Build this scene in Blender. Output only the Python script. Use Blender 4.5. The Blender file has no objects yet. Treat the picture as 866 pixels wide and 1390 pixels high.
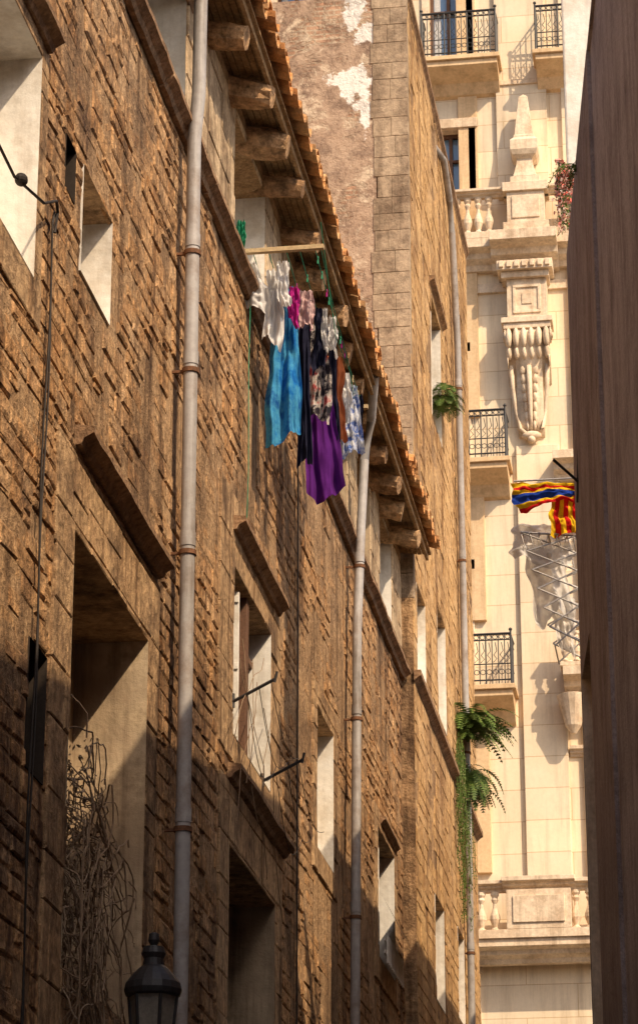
import bpy, math, random
from mathutils import Vector, Matrix, noise
random.seed(7)
R=random.uniform
scene=bpy.context.scene

# ------------------------------------------------------------------ helpers
def empty(name):
    o=bpy.data.objects.new(name,None); scene.collection.objects.link(o); return o

class MB:
    def __init__(s): s.v=[]; s.f=[]; s.m=[]
    def quad(s,a,b,c,d,m=0):
        n=len(s.v); s.v+= [tuple(a),tuple(b),tuple(c),tuple(d)]; s.f.append((n,n+1,n+2,n+3)); s.m.append(m)
    def box(s,x0,x1,y0,y1,z0,z1,m=0):
        n=len(s.v)
        s.v+=[(x0,y0,z0),(x1,y0,z0),(x1,y1,z0),(x0,y1,z0),(x0,y0,z1),(x1,y0,z1),(x1,y1,z1),(x0,y1,z1)]
        for q in [(0,3,2,1),(4,5,6,7),(0,1,5,4),(1,2,6,5),(2,3,7,6),(3,0,4,7)]:
            s.f.append(tuple(n+i for i in q)); s.m.append(m)
    def tube(s,pts,r,seg=10,m=0,cap=True,jit=0):
        pts=[Vector(p) for p in pts]; rings=[]
        rr=r if isinstance(r,(list,tuple)) else [r]*len(pts)
        for i,p in enumerate(pts):
            t=(pts[min(i+1,len(pts)-1)]-pts[max(i-1,0)])
            t=t.normalized() if t.length>1e-9 else Vector((0,0,1))
            a=Vector((0,0,1)) if abs(t.z)<.9 else Vector((1,0,0))
            u=t.cross(a).normalized(); w=t.cross(u).normalized()
            n=len(s.v); rings.append(n)
            for k in range(seg):
                an=2*math.pi*k/seg; q=rr[i]*(1+(R(-jit,jit) if jit else 0))
                s.v.append(tuple(p+u*math.cos(an)*q+w*math.sin(an)*q))
        for i in range(len(rings)-1):
            for k in range(seg):
                a,b=rings[i]+k,rings[i]+(k+1)%seg; c,d=rings[i+1]+(k+1)%seg,rings[i+1]+k
                s.f.append((a,b,c,d)); s.m.append(m)
        if cap:
            s.f.append(tuple(rings[0]+k for k in range(seg))[::-1]); s.m.append(m)
            s.f.append(tuple(rings[-1]+k for k in range(seg))); s.m.append(m)
    def lathe(s,c,prof,seg=12,m=0,sx=1,sy=1,rot=0):
        rings=[]
        for (r,z) in prof:
            n=len(s.v); rings.append(n)
            for k in range(seg):
                an=2*math.pi*k/seg+rot
                s.v.append((c[0]+r*math.cos(an)*sx,c[1]+r*math.sin(an)*sy,c[2]+z))
        for i in range(len(rings)-1):
            for k in range(seg):
                a,b=rings[i]+k,rings[i]+(k+1)%seg
                s.f.append((a,b,rings[i+1]+(k+1)%seg,rings[i+1]+k)); s.m.append(m)
        s.f.append(tuple(rings[0]+k for k in range(seg))[::-1]); s.m.append(m)
        s.f.append(tuple(rings[-1]+k for k in range(seg))); s.m.append(m)
    def ell(s,c,rx,ry,rz,m=0,seg=12,rg=8,nz=0):
        n=len(s.v)
        for i in range(rg+1):
            th=math.pi*i/rg
            for k in range(seg):
                an=2*math.pi*k/seg
                d=Vector((math.sin(th)*math.cos(an),math.sin(th)*math.sin(an),math.cos(th)))
                q=1+nz*noise.noise(d*3+Vector(c))
                s.v.append((c[0]+rx*d.x*q,c[1]+ry*d.y*q,c[2]+rz*d.z*q))
        for i in range(rg):
            for k in range(seg):
                s.f.append((n+i*seg+k,n+(i+1)*seg+k,n+(i+1)*seg+(k+1)%seg,n+i*seg+(k+1)%seg)); s.m.append(m)
    def prism(s,prof,ax,a0,a1,m=0):
        n=len(s.v); k=len(prof)
        for a in (a0,a1):
            for p in prof:
                s.v.append((p[0],a,p[1]) if ax=='y' else (a,p[0],p[1]))
        for i in range(k):
            s.f.append((n+i,n+(i+1)%k,n+k+(i+1)%k,n+k+i)); s.m.append(m)
        s.f.append(tuple(n+i for i in range(k))[::-1]); s.m.append(m)
        s.f.append(tuple(n+k+i for i in range(k))); s.m.append(m)
    def make(s,name,mats,parent=None,smooth=False,bevel=0):
        me=bpy.data.meshes.new(name); me.from_pydata(s.v,[],s.f)
        for mt in (mats if isinstance(mats,list) else [mats]): me.materials.append(mt)
        me.polygons.foreach_set('material_index',s.m)
        if smooth: me.polygons.foreach_set('use_smooth',[True]*len(s.f))
        me.update()
        o=bpy.data.objects.new(name,me); scene.collection.objects.link(o)
        if parent: o.parent=parent
        if bevel:
            b=o.modifiers.new('bev','BEVEL'); b.width=bevel; b.segments=2; b.limit_method='ANGLE'
        return o

# ------------------------------------------------------------------ materials
def mat(name,cols,scale=3.0,rough=.9,island=False,bump=.3,bscale=40,grime=None,gscale=.7,gamt=.5,metal=0,spec=.3,streak=0,scol=(.30,.23,.17),brick=None,brickmap='yz',detail=5,fine=.25,iamt=.6,bdist=.02,blotch=0,bcol=(.66,.45,.27)):
    m=bpy.data.materials.new(name); m.use_nodes=True; nt=m.node_tree; N=nt.nodes; Lk=nt.links
    b=N['Principled BSDF']; b.inputs['Roughness'].default_value=rough; b.inputs['Metallic'].default_value=metal
    b.inputs['Specular IOR Level'].default_value=spec
    tc=N.new('ShaderNodeTexCoord'); co=tc.outputs['Object']
    nz=N.new('ShaderNodeTexNoise'); nz.inputs['Scale'].default_value=scale; nz.inputs['Detail'].default_value=detail; nz.inputs['Roughness'].default_value=.65
    Lk.new(co,nz.inputs['Vector'])
    rp=N.new('ShaderNodeValToRGB'); els=rp.color_ramp.elements
    n=len(cols)
    pos=[i/(n-1) if n>1 else 0 for i in range(n)]
    if not island: pos=[.28+.44*p for p in pos]
    els[0].position=pos[0]; els[0].color=(*cols[0],1)
    els[1].position=pos[-1] if n>1 else 1; els[1].color=(*cols[-1],1)
    for i in range(1,n-1):
        e=els.new(pos[i]); e.color=(*cols[i],1)
    if island:
        g=N.new('ShaderNodeNewGeometry')
        ad=N.new('ShaderNodeMath'); ad.operation='MULTIPLY_ADD'; ad.inputs[1].default_value=iamt
        mu=N.new('ShaderNodeMath'); mu.operation='MULTIPLY_ADD'; mu.inputs[1].default_value=(1-iamt)*1.6; mu.inputs[2].default_value=-(1-iamt)*.3
        Lk.new(nz.outputs['Fac'],mu.inputs[0]); Lk.new(g.outputs['Random Per Island'],ad.inputs[0]); Lk.new(mu.outputs[0],ad.inputs[2])
        Lk.new(ad.outputs[0],rp.inputs['Fac'])
    else: Lk.new(nz.outputs['Fac'],rp.inputs['Fac'])
    col=rp.outputs['Color']
    def mix(mode,fac,a,bcol):
        mx=N.new('ShaderNodeMix'); mx.data_type='RGBA'; mx.blend_type=mode
        if isinstance(fac,float) or isinstance(fac,int): mx.inputs[0].default_value=fac
        else: Lk.new(fac,mx.inputs[0])
        for sock,val in ((6,a),(7,bcol)):
            if isinstance(val,tuple): mx.inputs[sock].default_value=(*val,1)
            else: Lk.new(val,mx.inputs[sock])
        return mx.outputs[2]
    def ramp(src,p0,p1,lo=0,hi=1):
        r=N.new('ShaderNodeMapRange'); r.inputs[1].default_value=p0; r.inputs[2].default_value=p1; r.inputs[3].default_value=lo; r.inputs[4].default_value=hi; r.clamp=True
        Lk.new(src,r.inputs[0]); return r.outputs[0]
    if blotch:
        g0=N.new('ShaderNodeTexNoise'); g0.inputs['Scale'].default_value=1.7; g0.inputs['Detail'].default_value=6; g0.inputs['Roughness'].default_value=.7
        vo=N.new('ShaderNodeVectorMath'); vo.operation='ADD'; vo.inputs[1].default_value=(13.1,7.7,3.3); Lk.new(co,vo.inputs[0]); Lk.new(vo.outputs[0],g0.inputs['Vector'])
        col=mix('MIX',ramp(g0.outputs['Fac'],.50,.70,0,blotch),col,bcol)
    if grime:
        g1=N.new('ShaderNodeTexNoise'); g1.inputs['Scale'].default_value=gscale; g1.inputs['Detail'].default_value=7; g1.inputs['Roughness'].default_value=.72
        Lk.new(co,g1.inputs['Vector'])
        col=mix('MIX',ramp(g1.outputs['Fac'],.47,.66,0,gamt),col,grime)
    if streak:
        mp=N.new('ShaderNodeMapping'); mp.inputs['Scale'].default_value=(4,4,.3); Lk.new(co,mp.inputs['Vector'])
        s1=N.new('ShaderNodeTexNoise'); s1.inputs['Scale'].default_value=1.0; s1.inputs['Detail'].default_value=6; s1.inputs['Roughness'].default_value=.7
        Lk.new(mp.outputs[0],s1.inputs['Vector'])
        col=mix('MULTIPLY',ramp(s1.outputs['Fac'],.48,.68,0,streak),col,scol)
    sp=N.new('ShaderNodeTexNoise'); sp.inputs['Scale'].default_value=bscale; sp.inputs['Detail'].default_value=5; sp.inputs['Roughness'].default_value=.7
    Lk.new(co,sp.inputs['Vector'])
    f2=ramp(sp.outputs['Fac'],.35,.65)
    cr=N.new('ShaderNodeMapRange'); cr.inputs[3].default_value=1-fine; cr.inputs[4].default_value=1+fine*.4; Lk.new(f2,cr.inputs[0])
    cx=N.new('ShaderNodeCombineColor')
    for i in range(3): Lk.new(cr.outputs[0],cx.inputs[i])
    col=mix('MULTIPLY',1.0,col,cx.outputs[0])
    h=sp.outputs['Fac']
    if brick:
        bw,bh,ms,mcol=brick
        sx=N.new('ShaderNodeSeparateXYZ'); Lk.new(co,sx.inputs[0]); cb=N.new('ShaderNodeCombineXYZ')
        Lk.new(sx.outputs[1 if brickmap=='yz' else 0],cb.inputs[0]); Lk.new(sx.outputs[2 if brickmap!='xy' else 1],cb.inputs[1])
        bt=N.new('ShaderNodeTexBrick'); bt.inputs['Scale'].default_value=1; bt.inputs['Brick Width'].default_value=bw; bt.inputs['Row Height'].default_value=bh
        bt.inputs['Mortar Size'].default_value=ms; bt.inputs['Mortar Smooth'].default_value=.4
        bt.inputs['Color1'].default_value=(.90,.89,.88,1); bt.inputs['Color2'].default_value=(1.05,1.04,1.0,1); bt.inputs['Mortar'].default_value=(*mcol,1)
        Lk.new(cb.outputs[0],bt.inputs['Vector'])
        col=mix('MULTIPLY',1.0,col,bt.outputs['Color'])
        hh=N.new('ShaderNodeMath'); hh.operation='MULTIPLY_ADD'; hh.inputs[1].default_value=-1.5; Lk.new(bt.outputs['Fac'],hh.inputs[0]); Lk.new(h,hh.inputs[2]); h=hh.outputs[0]
    Lk.new(col,b.inputs['Base Color'])
    if bump:
        bp=N.new('ShaderNodeBump'); bp.inputs['Strength'].default_value=bump; bp.inputs['Distance'].default_value=bdist
        Lk.new(h,bp.inputs['Height']); Lk.new(bp.outputs[0],b.inputs['Normal'])
    return m

SD=(.19,.135,.10)
M_stone=mat('weathered_stone',[(.30,.145,.06),(.47,.245,.10),(.58,.33,.15),(.66,.41,.21),(.48,.26,.11)],scale=4,island=True,iamt=.38,bump=1.0,bscale=14,bdist=.04,grime=(.11,.058,.035),gscale=.95,gamt=.9,streak=1.0,scol=SD,fine=.6,blotch=.65)
M_mortar=mat('lime_mortar',[(.40,.24,.12),(.54,.35,.19)],scale=4,bump=1.0,bscale=16,bdist=.04,grime=(.12,.065,.035),gscale=.95,gamt=.85,streak=1.0,scol=SD,blotch=.5,fine=.4)
M_frame=mat('dressed_stone',[(.44,.26,.13),(.53,.34,.18),(.61,.41,.23)],scale=3,island=True,iamt=.5,bump=.9,bscale=12,bdist=.035,grime=(.14,.08,.045),gscale=1.4,gamt=.9,streak=.9,scol=SD,fine=.45)
M_gal=mat('gallery_plaster_stone',[(.50,.35,.20),(.62,.46,.29),(.70,.55,.37)],scale=3,island=True,iamt=.4,bump=.8,bscale=14,bdist=.03,grime=(.18,.11,.06),gscale=1.8,gamt=.8,streak=.8,scol=SD,fine=.35)
M_corn=mat('cornice_stone',[(.20,.115,.06),(.34,.20,.11),(.48,.31,.18)],scale=6,bump=.9,bscale=18,bdist=.03,grime=(.10,.06,.035),gscale=2,gamt=.6,fine=.45)
M_white=mat('white_plaster',[(.70,.65,.57),(.83,.80,.74)],scale=3,bump=.3,bscale=15,grime=(.45,.36,.25),gscale=2.0,gamt=.6,streak=.35,fine=.1)
M_beige=mat('beige_plaster',[(.44,.33,.21),(.60,.47,.32)],scale=3,bump=.5,bscale=12,grime=(.20,.13,.08),gscale=1.5,gamt=.8,streak=.7,scol=SD)
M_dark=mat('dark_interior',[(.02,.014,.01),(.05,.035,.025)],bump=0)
M_wood=mat('old_timber',[(.24,.14,.07),(.38,.24,.12),(.50,.34,.19)],scale=7,bump=.8,bscale=30,fine=.4)
M_logend=mat('log_timber',[(.26,.14,.07),(.52,.31,.16),(.68,.46,.26)],scale=9,island=True,bump=1.0,bscale=12,bdist=.05,fine=.65)
M_tile=mat('terracotta_tile',[(.50,.20,.07),(.64,.29,.10),(.70,.42,.20),(.50,.22,.08)],scale=7,island=True,bump=.6,bscale=30,grime=(.20,.12,.07),gscale=3,gamt=.5,fine=.35)
M_pipe=mat('painted_pipe',[(.36,.34,.33),(.47,.45,.44)],scale=2,rough=.5,bump=.12,bscale=12,grime=(.22,.16,.12),gscale=2,gamt=.7,streak=.7,fine=.15)
M_rust=mat('rusty_iron',[(.10,.045,.02),(.22,.10,.05)],scale=20,rough=.8)
M_iron=mat('black_iron',[(.015,.014,.016),(.035,.033,.035)],scale=12,rough=.5,bump=.1,spec=.5)
M_cable=mat('black_cable',[(.02,.016,.014),(.04,.03,.025)],bump=0,rough=.7)
M_tall=mat('golden_ashlar',[(.42,.24,.09),(.55,.33,.14),(.66,.43,.21),(.52,.31,.13)],scale=3,island=True,iamt=.35,bump=.7,bscale=12,bdist=.03,grime=(.24,.125,.055),gscale=.9,gamt=.8,streak=.95,scol=(.28,.2,.14),fine=.4,blotch=.5)
M_quoin=mat('quoin_stone',[(.34,.25,.17),(.42,.32,.22),(.49,.38,.27)],scale=3,island=True,iamt=.5,bump=.6,bscale=16,bdist=.03,grime=(.15,.10,.065),gscale=1.8,gamt=.85,streak=.8,scol=SD,fine=.35)
M_fac=mat('cream_ashlar',[(.80,.66,.48),(.88,.76,.59)],scale=.8,bump=.10,bscale=14,streak=.35,brick=(1.9,.62,.010,(.74,.64,.52)),brickmap='xz',fine=.05)
M_facs=mat('cream_stone',[(.76,.60,.43),(.86,.72,.55)],scale=2,bump=.25,bscale=16,streak=.5,grime=(.50,.34,.21),gscale=1.8,gamt=.7,fine=.15)
M_facp=mat('ochre_stone',[(.68,.47,.27),(.78,.58,.36)],scale=2,bump=.2,bscale=16,streak=.4,fine=.1)
M_taupe=mat('taupe_render',[(.42,.38,.39),(.60,.55,.56)],scale=.9,bump=.8,bscale=30,bdist=.03,grime=(.28,.235,.235),gscale=1.6,gamt=.75,streak=.6,scol=(.5,.45,.44),fine=.25,blotch=.4,bcol=(.62,.57,.57))
M_taupe2=mat('brown_render',[(.34,.28,.27),(.48,.41,.39)],scale=.9,bump=.8,bscale=30,bdist=.03,grime=(.22,.17,.155),gscale=1.6,gamt=.75,streak=.6,scol=(.5,.43,.40),fine=.25)
M_ground=mat('stone_paving',[(.14,.13,.11),(.22,.20,.17)],scale=2,bump=.5,bscale=20,brick=(.6,.3,.012,(.5,.5,.5)),brickmap='xy')
M_leaf=mat('green_leaf',[(.04,.08,.012),(.09,.15,.025),(.17,.22,.045)],scale=6,island=True,bump=0,rough=.6,fine=.1)
M_dry=mat('dry_vine',[(.13,.08,.05),(.27,.18,.11),(.42,.31,.21)],scale=6,island=True,bump=0)
M_glass=mat('sky_tinted_glass',[(.14,.26,.45),(.22,.38,.60)],scale=1,rough=.08,bump=0,spec=1.0,fine=0)  # sky reflection painted in as the blue base colour
M_wframe=mat('brown_window_frame',[(.12,.06,.035),(.18,.09,.05)],rough=.6)
M_curt=mat('pale_curtain',[(.5,.52,.56),(.68,.68,.68)],scale=2,bump=0)

def tallfront_mat():
    m=bpy.data.materials.new('peeling_plaster_wall'); m.use_nodes=True; nt=m.node_tree; N=nt.nodes; Lk=nt.links
    b=N['Principled BSDF']; b.inputs['Roughness'].default_value=.95; b.inputs['Specular IOR Level'].default_value=.2
    tc=N.new('ShaderNodeTexCoord'); co=tc.outputs['Object']
    def nz(s,d=6,r=.65,w=0):
        n=N.new('ShaderNodeTexNoise'); n.inputs['Scale'].default_value=s; n.inputs['Detail'].default_value=d; n.inputs['Roughness'].default_value=r; n.inputs['Distortion'].default_value=w
        Lk.new(co,n.inputs['Vector']); return n.outputs['Fac']
    def rng(src,a,bb,lo=0,hi=1):
        r=N.new('ShaderNodeMapRange'); r.inputs[1].default_value=a; r.inputs[2].default_value=bb; r.inputs[3].default_value=lo; r.inputs[4].default_value=hi; Lk.new(src,r.inputs[0]); return r.outputs[0]
    def mix(f,a,c,mode='MIX'):
        mx=N.new('ShaderNodeMix'); mx.data_type='RGBA'; mx.blend_type=mode
        if isinstance(f,float): mx.inputs[0].default_value=f
        else: Lk.new(f,mx.inputs[0])
        for k,v in ((6,a),(7,c)):
            if isinstance(v,tuple): mx.inputs[k].default_value=(*v,1)
            else: Lk.new(v,mx.inputs[k])
        return mx.outputs[2]
    plaster=mix(rng(nz(1.6),.35,.65),(.50,.37,.27),(.40,.28,.20))
    plaster=mix(rng(nz(3.5,8,.78),.46,.62),plaster,(.22,.15,.11))
    plaster=mix(rng(nz(2.2,8,.75,.5),.53,.60),plaster,(.62,.50,.37))
    sx=N.new('ShaderNodeSeparateXYZ'); Lk.new(co,sx.inputs[0]); cb=N.new('ShaderNodeCombineXYZ'); Lk.new(sx.outputs[0],cb.inputs[0]); Lk.new(sx.outputs[2],cb.inputs[1])
    bt=N.new('ShaderNodeTexBrick'); bt.inputs['Scale'].default_value=1; bt.inputs['Brick Width'].default_value=.27; bt.inputs['Row Height'].default_value=.075; bt.inputs['Mortar Size'].default_value=.014
    bt.inputs['Color1'].default_value=(.52,.28,.17,1); bt.inputs['Color2'].default_value=(.38,.21,.13,1); bt.inputs['Mortar'].default_value=(.50,.39,.28,1); Lk.new(cb.outputs[0],bt.inputs['Vector'])
    bf=rng(nz(1.1,8,.75,.4),.52,.60,0,.7)
    col=mix(bf,plaster,bt.outputs['Color'])
    tot=None
    for (x,z,rx,rz) in [(-4.58,22.1,.2,.3),(-4.42,21.8,.2,.2),(-4.52,21.0,.28,.3),(-4.76,21.1,.24,.14),(-4.42,20.5,.1,.45),(-4.46,20.8,.16,.3)]:
        dx=N.new('ShaderNodeVectorMath'); dx.operation='SUBTRACT'; Lk.new(cb.outputs[0],dx.inputs[0]); dx.inputs[1].default_value=(x,z,0)
        ds=N.new('ShaderNodeVectorMath'); ds.operation='DIVIDE'; Lk.new(dx.outputs[0],ds.inputs[0]); ds.inputs[1].default_value=(rx,rz,1)
        ln=N.new('ShaderNodeVectorMath'); ln.operation='LENGTH'; Lk.new(ds.outputs[0],ln.inputs[0])
        v=ln.outputs['Value']
        if tot is None: tot=v
        else:
            mn=N.new('ShaderNodeMath'); mn.operation='MINIMUM'; Lk.new(tot,mn.inputs[0]); Lk.new(v,mn.inputs[1]); tot=mn.outputs[0]
    wb=N.new('ShaderNodeMath'); wb.operation='MULTIPLY_ADD'; wb.inputs[1].default_value=3.0; Lk.new(nz(4.5,8,.7),wb.inputs[0]); Lk.new(tot,wb.inputs[2])
    wf=rng(wb.outputs[0],2.35,2.2)
    col=mix(wf,col,(.82,.79,.74))
    Lk.new(col,b.inputs['Base Color'])
    bp=N.new('ShaderNodeBump'); bp.inputs['Strength'].default_value=.9; bp.inputs['Distance'].default_value=.04
    h=N.new('ShaderNodeMath'); h.operation='SUBTRACT'; Lk.new(nz(11,6,.7),h.inputs[0]); Lk.new(bf,h.inputs[1]); Lk.new(h.outputs[0],bp.inputs['Height']); Lk.new(bp.outputs[0],b.inputs['Normal'])
    return m
M_tf=tallfront_mat()

def cloth_mat(name,cols,scale=3,stripes=None,vgrad=None):
    m=mat(name,cols,scale=scale,rough=.95,bump=.15,bscale=120,fine=.1,spec=.1)
    nt=m.node_tree;N=nt.nodes;Lk=nt.links;b=N['Principled BSDF']
    if stripes:
        tc=N.new('ShaderNodeTexCoord'); sx=N.new('ShaderNodeSeparateXYZ'); Lk.new(tc.outputs['UV'],sx.inputs[0])
        r=N.new('ShaderNodeValToRGB'); r.color_ramp.interpolation='CONSTANT'
        axis,lst=stripes
        e=r.color_ramp.elements; e[0].position=0; e[0].color=(*lst[0][1],1); e[1].position=lst[1][0]; e[1].color=(*lst[1][1],1)
        for p,c in lst[2:]:
            q=e.new(p); q.color=(*c,1)
        Lk.new(sx.outputs[axis],r.inputs['Fac']); Lk.new(r.outputs['Color'],b.inputs['Base Color'])
    out=N['Material Output']; tr=N.new('ShaderNodeBsdfTranslucent'); mx=N.new('ShaderNodeMixShader'); mx.inputs[0].default_value=.3
    Lk.new(b.inputs['Base Color'].links[0].from_socket,tr.inputs['Color']); Lk.new(b.outputs[0],mx.inputs[1]); Lk.new(tr.outputs[0],mx.inputs[2]); Lk.new(mx.outputs[0],out.inputs['Surface'])
    return m

# ------------------------------------------------------------------ wall tools
def mapL(pl): return lambda a,b,d:(pl-d,a,b)
def mapF(pl): return lambda a,b,d:(a,pl+d,b)
def wall(mb,mp,a0,a1,b0,b1,ops,m=0,d=0):
    A=sorted({a0,a1}|{x for o in ops for x in o[:2] if a0<x<a1}); B=sorted({b0,b1}|{x for o in ops for x in o[2:4] if b0<x<b1})
    for i in range(len(A)-1):
        for j in range(len(B)-1):
            ca=(A[i]+A[i+1])/2; cb=(B[j]+B[j+1])/2
            if any(o[0]<ca<o[1] and o[2]<cb<o[3] for o in ops): continue
            mb.quad(mp(A[i],B[j],d),mp(A[i+1],B[j],d),mp(A[i+1],B[j+1],d),mp(A[i],B[j+1],d),m)
def reveal(mb,mp,o,dep,m,mback=None,d0=0,mtop=None):
    a0,a1,b0,b1=o
    mb.quad(mp(a0,b0,d0),mp(a0,b1,d0),mp(a0,b1,dep),mp(a0,b0,dep),m)
    mb.quad(mp(a1,b0,d0),mp(a1,b0,dep),mp(a1,b1,dep),mp(a1,b1,d0),m)
    mb.quad(mp(a0,b1,d0),mp(a1,b1,d0),mp(a1,b1,dep),mp(a0,b1,dep),m if mtop is None else mtop)
    mb.quad(mp(a0,b0,d0),mp(a0,b0,dep),mp(a1,b0,dep),mp(a1,b0,d0),m)
    mb.quad(mp(a0,b0,dep),mp(a1,b0,dep),mp(a1,b1,dep),mp(a0,b1,dep),m if mback is None else mback)
def sub(r,z):
    a0,a1,b0,b1=r; c0,c1,d0,d1=z
    if c1<=a0 or c0>=a1 or d1<=b0 or d0>=b1: return [r]
    out=[]
    if c0>a0: out.append((a0,c0,b0,b1))
    if c1<a1: out.append((c1,a1,b0,b1))
    x0,x1=max(a0,c0),min(a1,c1)
    if d0>b0: out.append((x0,x1,b0,d0))
    if d1<b1: out.append((x0,x1,d1,b1))
    return out
def stones(mb,mp,area,excl,w,h,gap,proud,base,jit,m=0,inset=.008,wob=.006,wave=0,miss=0,smear=0):
    a0,a1,b0,b1=area; z=b0
    wv=lambda a,b: wave*noise.noise(Vector((a*.55,b*.8,3.1)))+wave*.5*noise.noise(Vector((a*1.7,b*2.3,9.1)))
    while z<b1-.02:
        hh=min(R(*h),b1-z)
        if b1-(z+hh)<.04: hh=b1-z
        a=a0-(R(0,w[0]) )
        while a<a1-.02:
            ww=R(*w); r=(max(a,a0),min(a+ww,a1),z,z+hh); a+=ww
            if r[1]-r[0]<.03: continue
            if miss and random.random()<miss: continue
            rs=[r]
            if ww<w[0]*1.5 and hh>h[0]*1.2 and random.random()<.35:
                zm=z+hh*R(.4,.6); rs=[(r[0],r[1],z,zm),(r[0],r[1],zm,z+hh)]
            for e in excl: rs=[q for p in rs for q in sub(p,e)]
            for q in rs:
                if q[1]-q[0]<.05 or q[3]-q[2]<.035: continue
                p=-proud+R(-jit,jit)
                if smear:
                    nn=noise.noise(Vector((q[0]*.9,q[2]*1.1,5.5)))+.6*noise.noise(Vector((q[0]*2.6,q[2]*3.1,1.5)))
                    p+=smear*max(0,nn+.12)
                g=gap/2*R(.6,1.5)
                A0,A1,B0,B1=q[0]+g,q[1]-g,q[2]+g,q[3]-g
                n=len(mb.v)
                j=lambda:R(-wob,wob)
                k=min(inset*R(.7,1.6),(A1-A0)*.3,(B1-B0)*.3)
                at=lambda x,y,d: mp(x,y+wv(x,y),d)
                for (x,y) in ((A0,B0),(A1,B0),(A1,B1),(A0,B1)): mb.v.append(at(x+j()*.5,y+j()*.5,base))
                for (x,y) in ((A0,B0),(A1,B0),(A1,B1),(A0,B1)): mb.v.append(at(x,y,p+k*.6))
                for (x,y,sx,sy) in ((A0,B0,1,1),(A1,B0,-1,1),(A1,B1,-1,-1),(A0,B1,1,-1)): mb.v.append(at(x+sx*k+j(),y+sy*k+j(),p+R(-.004,.004)))
                for t in (0,4):
                    for s_ in range(4):
                        mb.f.append((n+t+s_,n+t+(s_+1)%4,n+t+4+(s_+1)%4,n+t+4+s_)); mb.m.append(m)
                mb.f.append((n+8,n+9,n+10,n+11)); mb.m.append(m)
        z+=hh

# ================================================================== OLD STONE BUILDING (left)
B1=empty('old_stone_building'); mp=mapL(-4.0)
win_tl=(13.3,15.15,8.98,10.5); slot=(15.88,16.16,9.98,10.36); w3=(16.36,17.25,9.60,10.38); slotl=(15.42,15.86,5.98,6.77)
big=(16.42,18.72,5.0,7.80); w8=(22.15,24.05,8.10,9.57); w8l=(22.05,24.35,5.4,7.13); w10=(26.9,28.05,8.30,9.75); w11=(31.7,33.25,8.2,9.70)
gal=[(17.5,19.7,12.42,13.8),(21.95,23.6,12.42,13.78),(24.9,26.6,12.42,13.78),(27.6,29.2,12.42,13.78),(30.1,31.2,12.42,13.78),(32.1,33.3,12.42,13.78)]
doors=[(16.5,18.5,.0,3.0),(23,25,.0,3.0),(29,30.6,0,2.8)]
ops=[win_tl,slot,w3,slotl,big,w8,w8l,w10,w11]+gal+doors
mb=MB()
wall(mb,mp,4,34.36,0,13.85,ops,0,.010)
mb.quad((-12,4,0),(-4.01,4,0),(-4.01,4,13.85),(-12,4,13.85),0)
mb.quad((-12,4,0),(-12,34.3,0),(-12,34.3,13.85),(-12,4,13.85),0)
mb.make('wall_core',[M_mortar],B1)
zones={'tl':(13.0,15.35,8.7,10.75),'big':(15.92,19.1,4.4,8.33),'w8':(21.5,24.62,7.86,10.2),'w8l':(21.6,24.75,4.9,7.66),'w10':(26.65,28.35,8.05,10.0),'w11':(31.4,33.6,7.9,9.95)}
mb=MB()
stones(mb,mp,(8,34.33,3.0,12.24),list(zones.values())+ops,(.14,.42),(.10,.19),.015,.004,.03,.006,inset=.013,wob=.010,wave=.05,miss=.05,smear=.032)
mb.make('rubble_masonry',[M_stone],B1)
mb=MB()
for z,o in zip(['tl','big','w8','w8l','w10','w11'],[win_tl,big,w8,w8l,w10,w11]):
    stones(mb,mp,zones[z],[o],(.4,.75),(.28,.46),.007,.012,.03,.004,inset=.008,wob=.004)
mb.make('window_surrounds',[M_frame],B1)
mb=MB()
stones(mb,mp,(12,34.3,12.42,13.85),gal,(.35,.6),(.25,.36),.008,.008,.03,.006,wob=.005)
mb.make('gallery_pillars',[M_gal],B1)
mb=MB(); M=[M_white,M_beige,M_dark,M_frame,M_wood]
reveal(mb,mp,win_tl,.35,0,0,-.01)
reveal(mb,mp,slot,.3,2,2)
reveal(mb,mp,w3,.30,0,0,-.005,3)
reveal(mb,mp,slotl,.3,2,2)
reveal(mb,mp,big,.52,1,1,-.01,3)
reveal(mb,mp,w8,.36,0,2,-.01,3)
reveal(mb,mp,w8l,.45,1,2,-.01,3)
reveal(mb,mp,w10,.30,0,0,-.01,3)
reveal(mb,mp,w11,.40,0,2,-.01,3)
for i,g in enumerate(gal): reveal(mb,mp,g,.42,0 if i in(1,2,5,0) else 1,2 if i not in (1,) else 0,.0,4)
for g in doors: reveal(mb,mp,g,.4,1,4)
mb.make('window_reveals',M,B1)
mb=MB()
mb.box(-4.30,-4.035,22.62,22.66,8.12,9.5,0)
for z in (8.2,8.8,9.4): mb.box(-4.30,-4.035,22.605,22.618,z,z+.06,0)
mb.box(-4.16,-4.03,22.98,23.10,8.1,9.57,1)
mb.box(-4.34,-4.2,23.3,23.36,8.1,9.57,1)
mb.box(-4.22,-4.16,22.15,24.05,9.25,9.31,1)
mb.box(-4.30,-4.06,32.3,32.34,8.22,9.68,0)
mb.box(-4.3,-4.15,32.6,32.68,8.2,9.7,1)
mb.make('window_joinery',[M_white,M_wframe],B1,bevel=.004)
mb=MB()
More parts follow.
